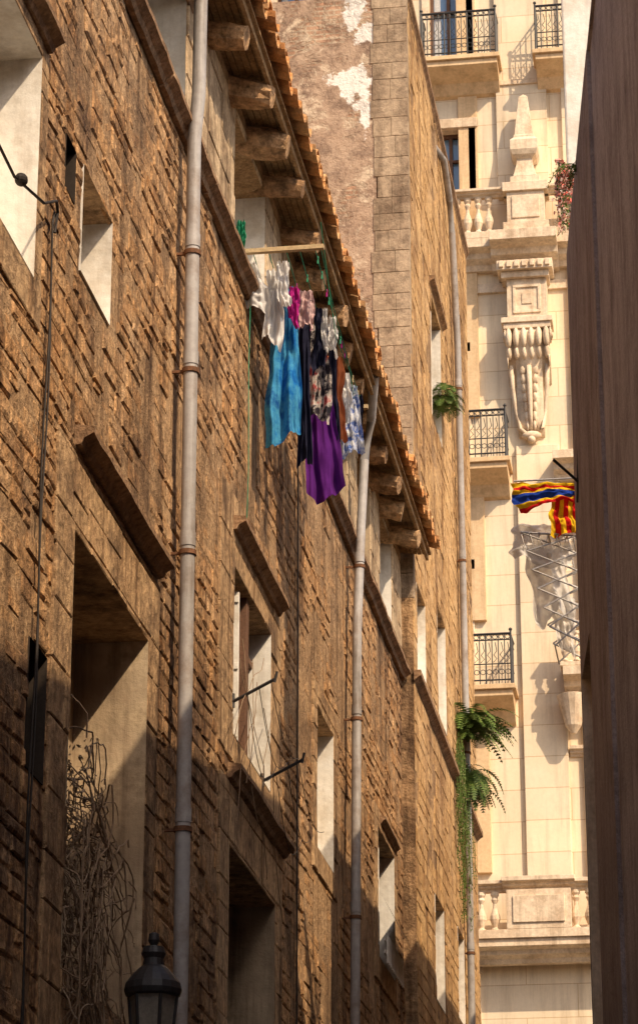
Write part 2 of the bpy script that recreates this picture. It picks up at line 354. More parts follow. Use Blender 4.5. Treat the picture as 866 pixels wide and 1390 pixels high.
def cornice(x,y0,y1,z0,h=.13,p=.13):
    pr=[(x,z0),(x+p*.35,z0+h*.05),(x+p*.5,z0+h*.35),(x+p*.85,z0+h*.55),(x+p,z0+h*.62),(x+p,z0+h*.95),(x,z0+h*1.1)]
    L=y1-y0; n=max(1,int(L/.9)); 
    for i in range(n):
        a=y0+L*i/n; b=y0+L*(i+1)/n-.006; dz=R(-.008,.008)
        S=6
        for q in range(S):
            aa=a+(b-a)*q/S; bb=a+(b-a)*(q+1)/S; dx=.014*noise.noise(Vector((aa*3,z0,1)))
            n0=len(mb.v)
            for (yy,d2) in ((aa,dx),(bb,.014*noise.noise(Vector((bb*3,z0,1))))):
                for k,(px_,pz_) in enumerate(pr):
                    mb.v.append((px_+(d2 if k not in(0,6) else 0),yy,pz_+dz+(d2*.6 if k not in (0,) else 0)))
            kk=len(pr)
            for t in range(kk):
                mb.f.append((n0+t,n0+(t+1)%kk,n0+kk+(t+1)%kk,n0+kk+t)); mb.m.append(0)
            if q==0: mb.f.append(tuple(n0+t for t in range(kk))[::-1]); mb.m.append(0)
            if q==S-1: mb.f.append(tuple(n0+kk+t for t in range(kk))); mb.m.append(0)
cornice(-4.0,16.35,19.02,8.36); cornice(-4.0,22.05,24.42,9.86,.12,.12); cornice(-4.0,21.95,24.8,7.67,.12,.12); cornice(-4.0,31.9,33.4,9.78,.09,.08)
cornice(-4.0,4.0,34.3,12.26,.14,.12)
cornice(-4.0,13.0,15.3,10.6,.12,.12)
cornice(-4.0,16.9,19.9,13.6,.1,.07)
mb.make('stone_cornices',[M_corn],B1)
mb=MB()
mb.box(-4.25,-3.99,8,34.28,13.86,13.97,0)
for i in range(7):
    x=-4.02+i*.062
    mb.box(x,x+.052,8,34.3,14.0-(x+4.0)*.12+R(-.006,.006),14.025-(x+4.0)*.12,0)
mb.box(-3.665,-3.63,8,34.3,13.88,13.97,0)
mb.make('eave_boards',[M_wood],B1)
mb=MB()
y=8.2; 
while y<34.1:
    r=R(.10,.14); pts=[]; rs=[]
    n=6
    yy=y+R(-.06,.06); dz=R(-.03,.0); tilt=R(-.06,.06); xe=-3.66+R(-.06,.05)
    for k in range(n):
        t=k/(n-1); x=-4.35+( xe+4.35)*t
        pts.append((x,yy+tilt*t+R(-.016,.016),13.87-(x+4.0)*.22+dz+R(-.012,.012))); rs.append(r*(1+R(-.14,.14)))
    rs[-1]*=.86
    mb.tube(pts,rs,10,0,jit=.12)
    y+=.96
mb.make('eave_log_rafters',[M_logend],B1)
mb=MB()
def barrel(y,x0,x1,z0,z1,r0,r1,up=True,m=0,seg=7,th=.018):
    n=len(mb.v)
    for (x,z,r) in ((x0,z0,r0),(x1,z1,r1)):
        for rr in (r,r-th):
            for k in range(seg+1):
                a=math.pi*k/seg
                zz=math.sin(a)*rr*(1 if up else -1)
                mb.v.append((x,y+math.cos(a)*rr,z+zz))
    s=seg+1
    for k in range(seg):
        for a,b in ((0,2),(1,3)):
            mb.f.append((n+a*s+k,n+a*s+k+1,n+b*s+k+1,n+b*s+k)); mb.m.append(m)
        mb.f.append((n+k,n+s+k,n+s+k+1,n+k+1)); mb.m.append(m)
        mb.f.append((n+2*s+k,n+3*s+k,n+3*s+k+1,n+2*s+k+1)); mb.m.append(m)
    for k in (0,seg):
        mb.f.append((n+k,n+s+k,n+3*s+k,n+2*s+k)); mb.m.append(m)
y=8.0; sl=.33
while y<34.3:
    for row in range(7):
        for up in (0,1):
            yy=y+(.135 if up else 0)+R(-.012,.012)
            xe=-3.49-(0 if not up else .01)-row*.36+R(-.035,.035)
            z=14.05+row*.36*sl+R(-.014,.014)+(0.02 if up else .07)
            rr=R(.118,.136)
            barrel(yy,xe,xe-.46,z,z+.46*sl-.015,rr,rr*.84,bool(up))
    y+=.27
mb.make('roof_tiles',[M_tile],B1,smooth=False)
mb=MB()
mb.quad((-3.66,8,14.04),(-3.66,34.3,14.04),(-12,34.3,14.04+8.3*sl),(-12,8,14.04+8.3*sl),0)
mb.make('roof_deck',[M_tile],B1)

# ================================================================== TALL BUILDING
B2=empty('tall_stone_building'); mp2=mapL(-3.84)
t_ops=[(34.75,35.75,12.45,13.75),(37.3,38.4,12.7,14.3),(37.1,38.4,17.1,19.0),(36.5,37.6,8.6,10.0),(39.5,40.4,8.9,10.2)]
mb=MB(); wall(mb,mp2,34.36,42.9,0,22.4,t_ops,0,.010)
mb.quad((-12,42.9,0),(-3.85,42.9,0),(-3.85,42.9,22.4),(-12,42.9,22.4))
mb.quad((-12,34.4,22.4),(-3.85,34.4,22.4),(-3.85,42.9,22.4),(-12,42.9,22.4))
mb.quad((-4.05,34.352,0),(-3.85,34.352,0),(-3.85,34.352,13.6),(-4.05,34.352,13.6))
mb.make('wall_core',[M_mortar],B2)
mb=MB()
stones(mb,mp2,(34.36,42.9,5,22.36),t_ops+[(34.36,42.9,12.26,12.42)],(.25,.65),(.16,.28),.008,.004,.03,.004,inset=.007,wob=.005,wave=.03,smear=.02)
mb.make('side_ashlar',[M_tall],B2)
mb=MB()
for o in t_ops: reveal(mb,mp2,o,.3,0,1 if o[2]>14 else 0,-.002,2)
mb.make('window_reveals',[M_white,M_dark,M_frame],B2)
mb=MB()
def corn2(y0,y1,z0,h,p):
    x=-3.84
    mb.prism([(x,z0),(x+p*.5,z0+h*.3),(x+p,z0+h*.5),(x+p,z0+h),(x,z0+h)],'y',y0,y1)
corn2(34.31,42.92,12.27,.14,.09); corn2(34.36,42.95,22.34,.16,.05); corn2(36.9,38.7,19.1,.1,.08)
mb.make('stone_cornices',[M_corn],B2)
mb=MB()
wall(mb,mapF(34.36),-12,-4.28,13.5,22.4,[],0)
mb.make('front_plaster_wall',[M_tf],B2)
mb=MB()
mb.quad((-4.4,34.375,13.5),(-3.86,34.375,13.5),(-3.86,34.375,22.4),(-4.4,34.375,22.4),1)
z=13.4; k=0
while z<22.38:
    hh=min(R(.24,.34),22.4-z); wd=.47+R(-.05,.05)
    sp=-3.84-wd*R(.35,.65) if k%3 else -3.84-wd
    segs=[(-3.84-wd,sp),(sp,-3.83)] if sp>-3.84-wd+.05 else [(-3.84-wd,-3.83)]
    for (xa,xb) in segs:
        mb.box(xa+.002,xb-.002,34.345+R(-.004,.003),34.5,z+.003,z+hh-.003,0)
    z+=hh;k+=1
mb.make('corner_quoins',[M_quoin,M_mortar],B2,bevel=.005)

# ================================================================== DRAIN PIPES
def pipe(pts,r,collars,sp=True):
    mb=MB(); mb.tube(pts,r,16,0)
    P=[Vector(p) for p in pts]
    for c in collars:
        for a,b in zip(P,P[1:]):
            if min(a.z,b.z)<=c<=max(a.z,b.z):
                q=a+(b-a)*((c-a.z)/(b.z-a.z))
                mb.tube([(q.x,q.y,c-.018),(q.x,q.y,c+.018)],r*1.22,16,1)
                mb.box(q.x-.16,q.x,q.y-.012,q.y+.012,c-.01,c+.01,1)
                mb.tube([(q.x,q.y,c+.05),(q.x,q.y,c+.16)],r*1.1,16,0)
                break
    o=mb.make('drain_pipe',[M_pipe,M_rust],None,smooth=True)
    e=o.modifiers.new('es','EDGE_SPLIT'); e.split_angle=math.radians(40)
pipe([(-3.86,19.45,0),(-3.86,19.45,6),(-3.87,19.47,12.2),(-3.84,19.47,12.6),(-3.84,19.5,13.9),(-3.70,19.5,14.1)],.056,[2,4,6.6,8.72,10.2,11.2])
pipe([(-3.87,28.55,0),(-3.87,28.75,7),(-3.87,29.05,11.2),(-3.84,29.2,12.5),(-3.80,29.22,13.3),(-3.70,29.05,13.7),(-3.60,28.6,14.05)],.052,[3,5.5,8.0,10.2,12.0])
pipe([(-3.75,40.4,0),(-3.75,40.45,12),(-3.75,40.2,19.5),(-3.75,39.6,21.2),(-3.75,39.3,21.6),(-3.77,38.7,22.0),(-3.9,38.4,22.1)],.052,[7,10,13,16,18.8])

mb=MB()
mb.tube([(-3.9,9.0,9.45),(-3.92,14.35,9.25),(-3.88,14.9,9.35),(-3.93,15.4,9.62),(-3.95,15.52,9.6),(-3.96,15.5,9.45)],.010,6)
for off in (0,.035):
    pts=[(-3.965,15.5+off,9.6)]
    z=9.5
    while z>4.2:
        pts.append((-3.965,15.46+off+.03*math.sin(z*3+off*40)-(9.6-z)*.012,z)); z-=.2
    mb.tube(pts,.007,5)
mb.ell((-3.9,14.43,9.27),.04,.05,.04)
mb.make('electric_cable',[M_cable])
mb=MB()
mb.tube([(-3.965,25.45+.008*math.sin(z*2.1),z) for z in [12.2-.3*i for i in range(34)]],.008,6)
mb.make('electric_cable',[M_cable])

def bracket(y,z,dy=0):
    mb=MB()
    mb.tube([(-4.05,y,z),(-3.62,y-.05+dy,z+.2)],.014,6)
    mb.tube([(-3.99,y,z-.02),(-3.99,y,z+.1)],.02,6)
    mb.tube([(-3.63,y-.05+dy,z+.17),(-3.61,y-.05+dy,z+.26)],.012,6)
    for k in range(3):
        x=-3.66-.1*k; a=Vector((x,y-.05,z+.18-.045*k)); b=Vector((x+.02,y+1.35,z-.1-.03*k))
        mb.tube([a.lerp(b,t/10)-Vector((0,0,.22*math.sin(math.pi*t/10)*(1+.4*k))) for t in range(11)],.0035,4)
    mb.make('iron_line_bracket',[M_iron])
bracket(22.12,8.33); bracket(23.62,8.05)
mb=MB()
for k in range(7):
    p=Vector((-3.96,R(22.2,24),R(8.6,9.3))); pts=[p]
    d=Vector((R(-.01,.02),R(-.12,.12),-.1))
    for i in range(12):
        d+=Vector((R(-.01,.01),R(-.05,.05),R(-.03,.02))); p=p+d; p.x=max(-3.98,min(-3.8,p.x)); pts.append(p.copy())
    mb.tube(pts,.0035,4)
mb.make('loose_wires',[M_dry])

# ================================================================== DRIED VINES in big window
mb=MB()
for k in range(280):
    p=Vector((R(-4.3,-3.93),R(16.45,17.5),R(4.6,6.3))); pts=[p.copy()]
    d=Vector((R(-.02,.02),R(-.06,.06),R(-.04,.09)))
    for i in range(int(R(10,24))):
        d+=Vector((R(-.025,.025),R(-.045,.045),R(-.045,.03))); 
        if d.length>.11: d*=.75
        p=p+d
        if p.z>6.75-(p.y-16.4)*.55: d.z-=.06
        if p.z<4.7: d.z+=.05
        p.x=max(-4.4,min(-3.88,p.x)); p.y=max(16.44,min(18.0,p.y)); pts.append(p.copy())
    mb.tube(pts,R(.003,.0065),4,0,cap=False)
for k in range(1100):
    y=16.45+abs(random.gauss(0,.5)); c=Vector((R(-4.3,-3.9),min(y,18.0),R(4.7,6.6-(min(y,18.0)-16.4)*.6)))
    a=Vector((R(-1,1),R(-1,1),R(-1,1)))*.03; b=Vector((R(-1,1),R(-1,1),R(-1,1)))*.02
    mb.quad(c,c+a,c+a+b,c+b)
mb.make('dried_vines',[M_dry])

# ================================================================== LANTERN
LP=empty('street_lantern'); mb=MB(); c=(-3.42,16.4,-.14)
mb.lathe(c,[(.012,5.33),(.03,5.32),(.035,5.28),(.02,5.25),(.06,5.24),(.075,5.2),(.06,5.17),(.065,5.13),(.09,5.11),(.135,5.06),(.165,5.02),(.175,4.98),(.165,4.95),(.15,4.94)][::-1],18,0)
mb.lathe(c,[(.15,4.94),(.14,4.92),(.09,4.42),(.10,4.40),(.05,4.34),(.02,4.28)][::-1],6,1)
for k in range(6):
    a=2*math.pi*k/6
    mb.tube([(c[0]+.145*math.cos(a),c[1]+.145*math.sin(a),4.80),(c[0]+.095*math.cos(a),c[1]+.095*math.sin(a),4.26)],.011,6,0)
mb.lathe((c[0],c[1],4.23),[(.10,0),(.11,.03),(.10,.05)],12,0)
mb.tube([(-4.0,16.4,3.96),(-3.8,16.4,3.98),(-3.55,16.4,4.06),(-3.44,16.4,4.16),(-3.42,16.4,4.26)],.02,8,0)
mb.tube([(-4.0,16.4,3.66),(-3.85,16.4,3.71),(-3.7,16.4,3.86),(-3.6,16.4,4.03)],.014,8,0)
mb.tube([(-3.995,16.4,3.56),(-3.995,16.4,4.11)],.03,8,0)
M_lg=mat('frosted_glass',[(.20,.18,.15),(.26,.23,.19)],rough=.3,bump=0)
mb.make('lantern_body',[M_iron,M_lg],LP,smooth=False)

# ================================================================== CLOTHESLINE & LAUNDRY
M_pole=mat('pale_wood_pole',[(.42,.30,.16),(.55,.42,.25)],scale=8,bump=.3)
M_cord=mat('green_cord',[(.03,.22,.12),(.05,.30,.17)],bump=0)
mb=MB()
mb.box(-4.1,-3.27,22.42,22.47,12.63,12.67,0)
mb.box(-4.1,-3.3,25.66,25.71,12.43,12.47,0)
for x in (-3.36,-3.5,-3.62,-3.78,-3.92):
    a=Vector((x,22.44,12.68)); b=Vector((x,25.68,12.48))
    mb.tube([a.lerp(b,t/12)-Vector((0,0,.07*math.sin(math.pi*t/12))) for t in range(13)],.0045,5,1)
mb.tube([(-3.3,22.45,12.66),(-3.32,23.4,12.5),(-3.33,24.4,12.42),(-3.4,25.6,12.3)],.004,4,1)
mb.tube([(-3.3,22.45,12.9),(-3.31,23.0,12.55),(-3.30,23.4,12.2),(-3.33,24.6,12.35),(-3.4,25.6,12.45)],.004,4,1)
mb.tube([(-3.95,22.6,12.6),(-3.97,22.62,11.6),(-3.96,22.6,10.6),(-3.97,22.6,10.15)],.004,4,1)
mb.make('clothesline_frame',[M_pole,M_cord])

def cloth(name,m,Y,X,w,zt,zb,ang=0,folds=4,amp=.03,gather=.75,hem=.05,seed=0,taper=1.0,skew=0,sagamp=.018):
    rnd=random.Random(seed); nx,ny=30,30
    ph=rnd.uniform(0,6); ph2=rnd.uniform(0,6); ca,sa=math.cos(ang),math.sin(ang)
    v=[];f=[];uv=[]
    for j in range(ny+1):
        t=j/ny; ww=w*(gather+(1-gather)*min(1,t*2.2))*(1+(taper-1)*t)
        for i in range(nx+1):
            s=i/nx-.5
            o=amp*(.35+.65*t)*(math.sin(s*folds*6.28+ph+t*1.3)+.45*math.sin(s*folds*13+ph2-t*2))+.06*noise.noise(Vector((s*4,t*5,seed)))+.03*noise.noise(Vector((s*11,t*9,seed+5)))
            sag=sagamp*(1-t)*abs(math.sin(s*6.28*1.5))
            e=noise.noise(Vector((t*3.5,seed*1.7,0.3 if s<0 else 5.3)))*abs(s)*2*.16*w
            z=zt-(zt-zb)*t-sag-(hem*math.sin(s*4+ph2)+.3*hem*noise.noise(Vector((s*9,seed,2))))*t
            a=s*ww+e+.02*t*math.sin(t*5+ph)+skew*t
            v.append((X+a*ca-o*sa, Y+a*sa+o*ca, z)); uv.append((s+.5,t))
    for j in range(ny):
        for i in range(nx):
            k=j*(nx+1)+i; f.append((k,k+1,k+nx+2,k+nx+1))
    me=bpy.data.meshes.new(name); me.from_pydata(v,[],f); me.materials.append(m)
    me.polygons.foreach_set('use_smooth',[True]*len(f))
    ul=me.uv_layers.new(name='UVMap')
    for l in me.loops: ul.data[l.index].uv=uv[l.vertex_index]
    o=bpy.data.objects.new(name,me); scene.collection.objects.link(o)
    return o
C=lambda n,c,**k: cloth_mat(n,c,**k)
c_white=C('white_cotton',[(.70,.68,.66),(.82,.80,.78)]); c_blue=C('blue_batik',[(.008,.06,.28),(.015,.17,.50),(.08,.36,.60),(.015,.11,.38),(.008,.05,.22)],scale=3.2)
c_mag=C('magenta_fabric',[(.45,.02,.22),(.55,.04,.30)]); c_navy=C('navy_fabric',[(.012,.014,.03),(.03,.03,.06)]); c_purp=C('purple_fabric',[(.08,.012,.15),(.14,.025,.24)])
c_rust=C('rust_knit',[(.45,.12,.04),(.55,.18,.07)]); c_bw=C('patterned_fabric',[(.02,.02,.03),(.03,.03,.04),(.04,.03,.04),(.6,.55,.5),(.5,.08,.08),(.03,.03,.04)],scale=7)
c_wb=C('blue_white_print',[(.75,.74,.72),(.7,.72,.75),(.03,.10,.40),(.7,.7,.7)],scale=10); c_pink=C('pink_cloth',[(.55,.36,.36),(.65,.45,.42)])
cloth('white_laundry_bag',c_white,22.6,-3.95,.20,12.62,12.14,.2,2,.04,.4,.05,1,2.0,sagamp=0)
cloth('white_shirt',c_white,22.72,-3.77,.17,12.6,11.86,.3,2,.04,.7,.07,2)
cloth('white_vest',c_white,22.6,-3.66,.13,12.62,12.2,.25,1.5,.03,.7,.05,41)
cloth('blue_towel',c_blue,22.95,-3.67,.30,12.52,11.02,.25,2,.06,.45,.08,3,1.05,-.03)
cloth('magenta_sock',c_mag,22.8,-3.59,.13,12.45,12.08,.2,1.5,.02,.8,.05,4,.6)
cloth('pink_top',c_pink,23.1,-3.54,.18,12.55,12.15,.2,2,.03,.8,.05,14)
cloth('navy_trousers',c_navy,23.4,-3.60,.14,12.55,10.95,.3,1.5,.045,.9,.05,5)
cloth('navy_shirt',c_navy,23.5,-3.46,.13,12.55,11.9,.3,1.5,.04,.8,.06,43)
cloth('patterned_dress',c_bw,23.85,-3.54,.24,12.55,11.55,.3,2,.05,.5,.07,6)
cloth('white_sock',c_white,23.4,-3.40,.05,12.5,12.08,.2,1,.015,.9,.04,7)
cloth('white_lace_top',c_white,23.7,-3.38,.12,12.55,12.18,.3,2,.03,.6,.05,8)
cloth('purple_skirt',c_purp,24.2,-3.60,.25,12.5,10.98,.25,2,.05,.5,.08,9,1.35,.07)
cloth('black_stocking',c_navy,24.3,-3.45,.09,12.5,11.5,.3,1,.02,.9,.04,10)
cloth('rust_sweater',c_rust,24.5,-3.46,.21,12.5,11.58,.3,1.5,.04,.7,.05,11)
cloth('white_cloth',c_white,24.9,-3.42,.11,12.5,12.0,.3,2,.03,.8,.05,15)
cloth('printed_shirt',c_wb,25.2,-3.42,.20,12.5,11.74,.3,2,.035,.7,.06,12,1.1)
cloth('dark_shorts',c_navy,25.45,-3.36,.10,12.5,12.0,.3,2,.03,.8,.05,13)
cloth('green_cloth',C('green_fabric',[(.03,.28,.16),(.05,.35,.2)]),22.6,-4.05,.10,13.05,12.7,.4,1.5,.03,.6,.05,21)
mb=MB()
for i in range(26):
    t=R(0,1); x=random.choice((-3.36,-3.5,-3.62,-3.78)); y=22.5+3.1*t; z=12.68-.2*t-.07*math.sin(math.pi*t)
    mb.box(x-.006,x+.006,y-.008,y+.008,z-.05,z+.025,i%3)
mb.make('clothes_pegs',[M_pole,c_mag,M_cord])

# ================================================================== APARTMENT BUILDING (background)
B3=empty('apartment_building'); mp3=mapF(52.0)
f_ops=[(-5.32,-4.55,31.0,33.6),(-5.32,-4.55,28.0,29.7),(-5.55,-4.78,22.0,24.6),(-5.55,-4.78,17.35,19.95),(-2.2,-1.3,31.0,33.6),(-2.1,-1.3,22.0,24.6),(-2.1,-1.3,17.35,19.95),(-8.6,-7.8,31,33.6),(-8.6,-7.8,22,24.6),(-8.6,-7.8,17.35,19.95),(-5.5,-4.8,9.5,12.0)]
mb=MB(); wall(mb,mp3,-14,6,0,36,f_ops,0)
mb.quad((-14,52,0),(-14,64,0),(-14,64,36),(-14,52,36)); mb.quad((6,52,0),(6,64,0),(6,64,36),(6,52,36)); mb.quad((-14,52,36),(6,52,36),(6,64,36),(-14,64,36))
mb.make('ashlar_facade',[M_fac],B3)
mb=MB()
for o in f_ops:
    reveal(mb,mp3,o,.3,0,1)
    a0,a1,b0,b1=o
    for (xa,xb,za,zb) in [(a0,a0+.07,b0,b1),(a1-.07,a1,b0,b1),(a0+.07,a1-.07,b1-.08,b1),(a0+.07,a1-.07,b0,b0+.1),((a0+a1)/2-.035,(a0+a1)/2+.035,b0+.1,b1-.08),(a0+.07,a1-.07,b0+(b1-b0)*.62,b0+(b1-b0)*.62+.05)]:
        mb.box(xa,xb,52.2+R(0,.004),52.28,za,zb,2)
    mb.quad((a0+.08,52.293,b0+.1),(a0+.24,52.293,b0+.1),(a0+.2,52.293,b1-.1),(a0+.08,52.293,b1-.1),3)
mb.make('windows',[M_facs,M_glass,M_wframe,M_curt],B3)
mb=MB()
for o in f_ops:
    a0,a1,b0,b1=o
    mb.box(a0-.16,a0-.003,51.94,52.05,b0,b1+.003,0); mb.box(a1+.003,a1+.16,51.94,52.05,b0,b1+.003,0); mb.box(a0-.2,a1+.2,51.9,52.05,b1+.006,b1+.22,0)
for z in (30.6,):
    mb.box(-14,6,51.86,52.05,z,z+.12,0)
mb.box(-14,6,51.93,52.05,25.9,26.1,0)
for (xa,xb,za,zb,p) in [(-4.80,-4.38,13.9,17.0,.10),(-4.80,-4.38,18.9,21.5,.10),(-4.80,-4.42,23.2,26.4,.10),(-4.75,-4.35,27.2,36,.06)]:
    mb.box(xa,xb,52-p,52.05,za,zb,1)
for (xa,xb,za,zb) in [(-3.72,-2.88,13.7,22.5),(-3.95,-2.9,28.0,36),(-2.6,-2.4,13.7,36)]:
    mb.box(xa,xb,51.9,52.05,za,zb,2)
mb.make('pilasters',[M_facs,M_facp,M_fac],B3,bevel=.01)
mb=MB()
def corF(x0,x1,z0,h,p,y=52.0,m=0):
    mb.prism([(y+.05,z0),(y-p*.25,z0),(y-p*.35,z0+h*.2),(y-p*.6,z0+h*.35),(y-p*.65,z0+h*.55),(y-p,z0+h*.65),(y-p,z0+h),(y+.05,z0+h)],'x',x0,x1,m)
corF(-14,6,26.35,.55,.55)
corF(-4.1,-2.75,26.3,.62,.85)
mb.box(-14,6,51.45,51.75,26.9,27.05,0)
corF(-14,6,27.85,.16,.2,51.6)
def baluster(x,y,z,h,s=1):
    mb.lathe((x,y,z),[(.07*s,0),(.07*s,.05*h),(.04*s,.1*h),(.085*s,.3*h),(.08*s,.4*h),(.035*s,.6*h),(.03*s,.7*h),(.06*s,.8*h),(.045*s,.86*h),(.07*s,.92*h),(.07*s,h)],10)
x=-13.8
while x<6:
    if not(-4.0<x<-2.75): baluster(x,51.58,27.05,.8,1.1)
    x+=.215
px=-3.36
mb.box(px-.46,px+.46,51.3,51.85,26.92,27.15,0); mb.box(px-.38,px+.38,51.36,51.85,27.15,27.85,0); mb.box(px-.28,px+.28,51.335,51.4,27.25,27.75,0); mb.box(px-.46,px+.46,51.3,51.88,27.85,28.05,0)
mb.box(px-.30,px+.30,51.36,51.84,28.05,28.2,0)
q=math.pi/4
mb.lathe((px,51.6,0),[(.34,28.2),(.30,28.3),(.24,28.5),(.22,28.62),(.34,28.7),(.40,28.8),(.40,29.02),(.30,29.1),(.30,29.15),(.27,29.17),(.13,30.1),(.0,30.2)],4,0,rot=q)
mb.box(-3.98,-2.86,51.35,52.02,26.12,26.32,0)
for i in range(7): mb.box(-3.93+i*.155,-3.84+i*.155,51.3,51.4,26.16,26.3,0)
mb.box(-3.9,-2.94,51.45,52.02,25.98,26.115,0)
mb.box(-3.8,-3.0,51.55,52.02,25.1,25.98,0)
mb.box(-3.68,-3.12,51.52,51.6,25.22,25.28,0);mb.box(-3.68,-3.12,51.52,51.6,25.78,25.84,0);mb.box(-3.68,-3.62,51.52,51.6,25.28,25.78,0);mb.box(-3.18,-3.12,51.52,51.6,25.28,25.78,0)
mb.box(-3.5,-3.3,51.53,51.6,25.42,25.66,0)
mb.box(-3.92,-2.9,51.42,52.02,24.98,25.095,0); mb.box(-3.88,-2.94,51.46,52.02,24.86,24.975,0)
mb.make('cornice_and_balustrade',[M_facs],B3,bevel=.008)
mb=MB()
for i in range(6):
    x=-3.78+i*.15
    mb.ell((x,51.5,24.66),.072,.14,.22); mb.ell((x,51.58,24.38),.06,.12,.16)
for sx in (-1,1):
    for r,xx in ((.17,0),(.11,.02),(.06,.035)):
        mb.tube([(-3.4+sx*(.44+xx),51.58+0,24.72),(-3.4+sx*(.46+xx),51.58,24.72)],r,16)
    mb.tube([(-3.4+sx*.40,51.62,24.2),(-3.4+sx*.42,51.62,24.2)],.12,14)
mb.prism([(52.02,24.86),(51.5,24.86),(51.46,24.6),(51.55,24.3),(51.68,24.0),(51.76,23.5),(51.82,23.0),(51.95,22.7),(52.02,22.7)],'x',-3.66,-3.14)
mb.prism([(52.02,24.86),(51.6,24.86),(51.56,24.5),(51.66,24.2),(51.85,23.9),(52.02,23.8)],'x',-3.82,-2.98)
for k in range(7):
    z=24.05-k*.19; s=1-.08*k
    for sx in (-1,1):
        mb.ell((-3.4+sx*.13*s,51.70+.025*k,z),.075*s,.07,.13,nz=.3); mb.ell((-3.4+sx*.22*s,51.76+.02*k,z+.05),.045*s,.05,.10,nz=.3)
mb.tube([(-3.4,51.62,24.1),(-3.4,51.66,23.6),(-3.4,51.74,23.1),(-3.4,51.82,22.8)],[.05,.05,.04,.03],8)
for sx in (-1,1):
    mb.tube([(-3.4+sx*.36,51.70,24.15),(-3.4+sx*.34,51.78,23.7),(-3.4+sx*.29,51.84,23.2),(-3.4+sx*.22,51.86,22.85),(-3.4+sx*.10,51.84,22.72)],[.05,.045,.04,.04,.05],8)
mb.ell((-3.4,51.85,22.68),.20,.12,.10)
mb.ell((-3.4,51.8,22.58),.08,.09,.08)
mb.make('scroll_console',[M_facs],B3,smooth=True)
def balcony(x0,x1,z,dep=.75,h=1.02):
    mb=MB(); y=52-dep
    mb.prism([(52.02,z-.55),(51.9,z-.5),(51.75,z-.3),(y+.2,z-.2),(y+.06,z-.14),(y,z-.12),(y,z),(52.02,z)],'x',x0-.02,x1+.02)
    mb.box(x0-.08,x1+.08,y-.06,52.01,z+.003,z+.1)
    mb.make('balcony_slab',[M_facp],B3,bevel=.01)
    mb=MB(); z+=.1
    yy=y+.03
    for zz,r in ((z+h,.025),(z+h-.12,.014),(z+.1,.016),(z+.42,.012)):
        mb.tube([(x0,52,zz),(x0,yy,zz),(x1,yy,zz),(x1,52,zz)],r,6)
    n=int((x1-x0)/.115)
    for i in range(n+1):
        x=x0+(x1-x0)*i/n; mb.tube([(x,yy,z),(x,yy,z+h)],.011 if i%4 else .016,6)
        if i<n:
            xc=x+(x1-x0)/n/2
            for zc,rr in ((z+h-.06,.045),(z+.26,.05)):
                mb.tube([(xc+rr*math.cos(a*.785),yy,zc+rr*math.sin(a*.785)) for a in range(9)],.008,5,cap=False)
            mb.tube([(xc-.04,yy,z+.45),(xc+.03,yy,z+.52),(xc-.03,yy,z+.6),(xc+.03,yy,z+.68),(xc,yy,z+.85)],.008,5)
    m_=int(dep/.12)
    for xs in (x0,x1):
        for i in range(1,m_+1):
            y_=yy+(52-yy)*i/(m_+1); mb.tube([(xs,y_,z),(xs,y_,z+h)],.011,6)
    for xs in (x0,x1): mb.tube([(xs,yy,z),(xs,yy,z+h+.05)],.022,6); mb.ell((xs,yy,z+h+.08),.035,.035,.035)
    mb.make('balcony_railing',[M_iron],B3)
balcony(-5.42,-3.88,30.95,.7,1.05); balcony(-5.8,-3.88,21.95,.7); balcony(-5.8,-3.88,17.3,.7)
balcony(-3.05,-1.2,30.95,.7,1.05); balcony(-9,-7.4,30.95,.7,1.05); balcony(-9,-7.4,21.95,.7)
mb=MB()
corF(-2.98,0.5,21.7,.5,.55)
corF(-2.9,0.5,17.2,.5,.75)
for i in range(10): mb.ell((-2.75+i*.22,51.45,17.75+.0),.1,.12,.13)
mb.box(-2.95,.5,51.3,51.9,17.72,17.8)
mb.lathe((-2.75,51.6,16.2),[(.05,.25),(.15,.4),(.22,.7),(.30,1.0)],14,0)
x=-2.85
while x<.4: baluster(x,51.38,17.82,.6,.9); x+=.22
corF(-2.95,.5,18.42,.14,.15,51.45)
corF(-2.85,6,16.1,.2,.15)
corF(-14,6,13.40,.2,.22,51.45)
mb.box(-14,6,51.2,52.0,12.50,12.66); corF(-14,6,12.1,.4,.5,51.75)
x=-13.8
while x<6:
    if not(-4.1<x<-2.85): baluster(x,51.4,12.66,.74,1.15)
    x+=.25
mb.box(-4.07,-2.88,51.2,51.7,12.663,13.4); mb.box(-3.95,-3.0,51.17,51.25,12.78,13.28)
corF(-4.15,-2.8,13.403,.24,.3,51.45)
mb.make('bay_mouldings',[M_facs],B3,bevel=.006)

# ================================================================== RIGHT TAUPE BUILDING
B4=empty('taupe_rendered_building')
ang=math.atan(.107); far=Vector((-1.07,22.0,0)); dirn=Vector((math.sin(ang),-math.cos(ang),0)); nrm=Vector((-math.cos(ang),-math.sin(ang),0))
def mpR(a,b,d):
    p=far+dirn*a-nrm*d; return (p.x,p.y,b)
mb=MB(); wins=[(.12,1.35,5.2,8.35),(8,9.2,5,7.2),(12,13.2,5,7.2)]
wall(mb,mpR,0,3.5,0,12.2,wins,1,-.03); wall(mb,mpR,3.5,42,0,12.2,wins,0,0)
mb.quad(mpR(3.5,0,-.03),mpR(3.5,12.2,-.03),mpR(3.5,12.2,0),mpR(3.5,0,0),1)
mb.quad(mpR(0,0,-.03),mpR(0,0,6),mpR(0,12.2,6),mpR(0,12.2,-.03),1)
mb.quad(mpR(0,12.2,-.03),mpR(0,12.2,6),mpR(42,12.2,6),mpR(42,12.2,0),0)
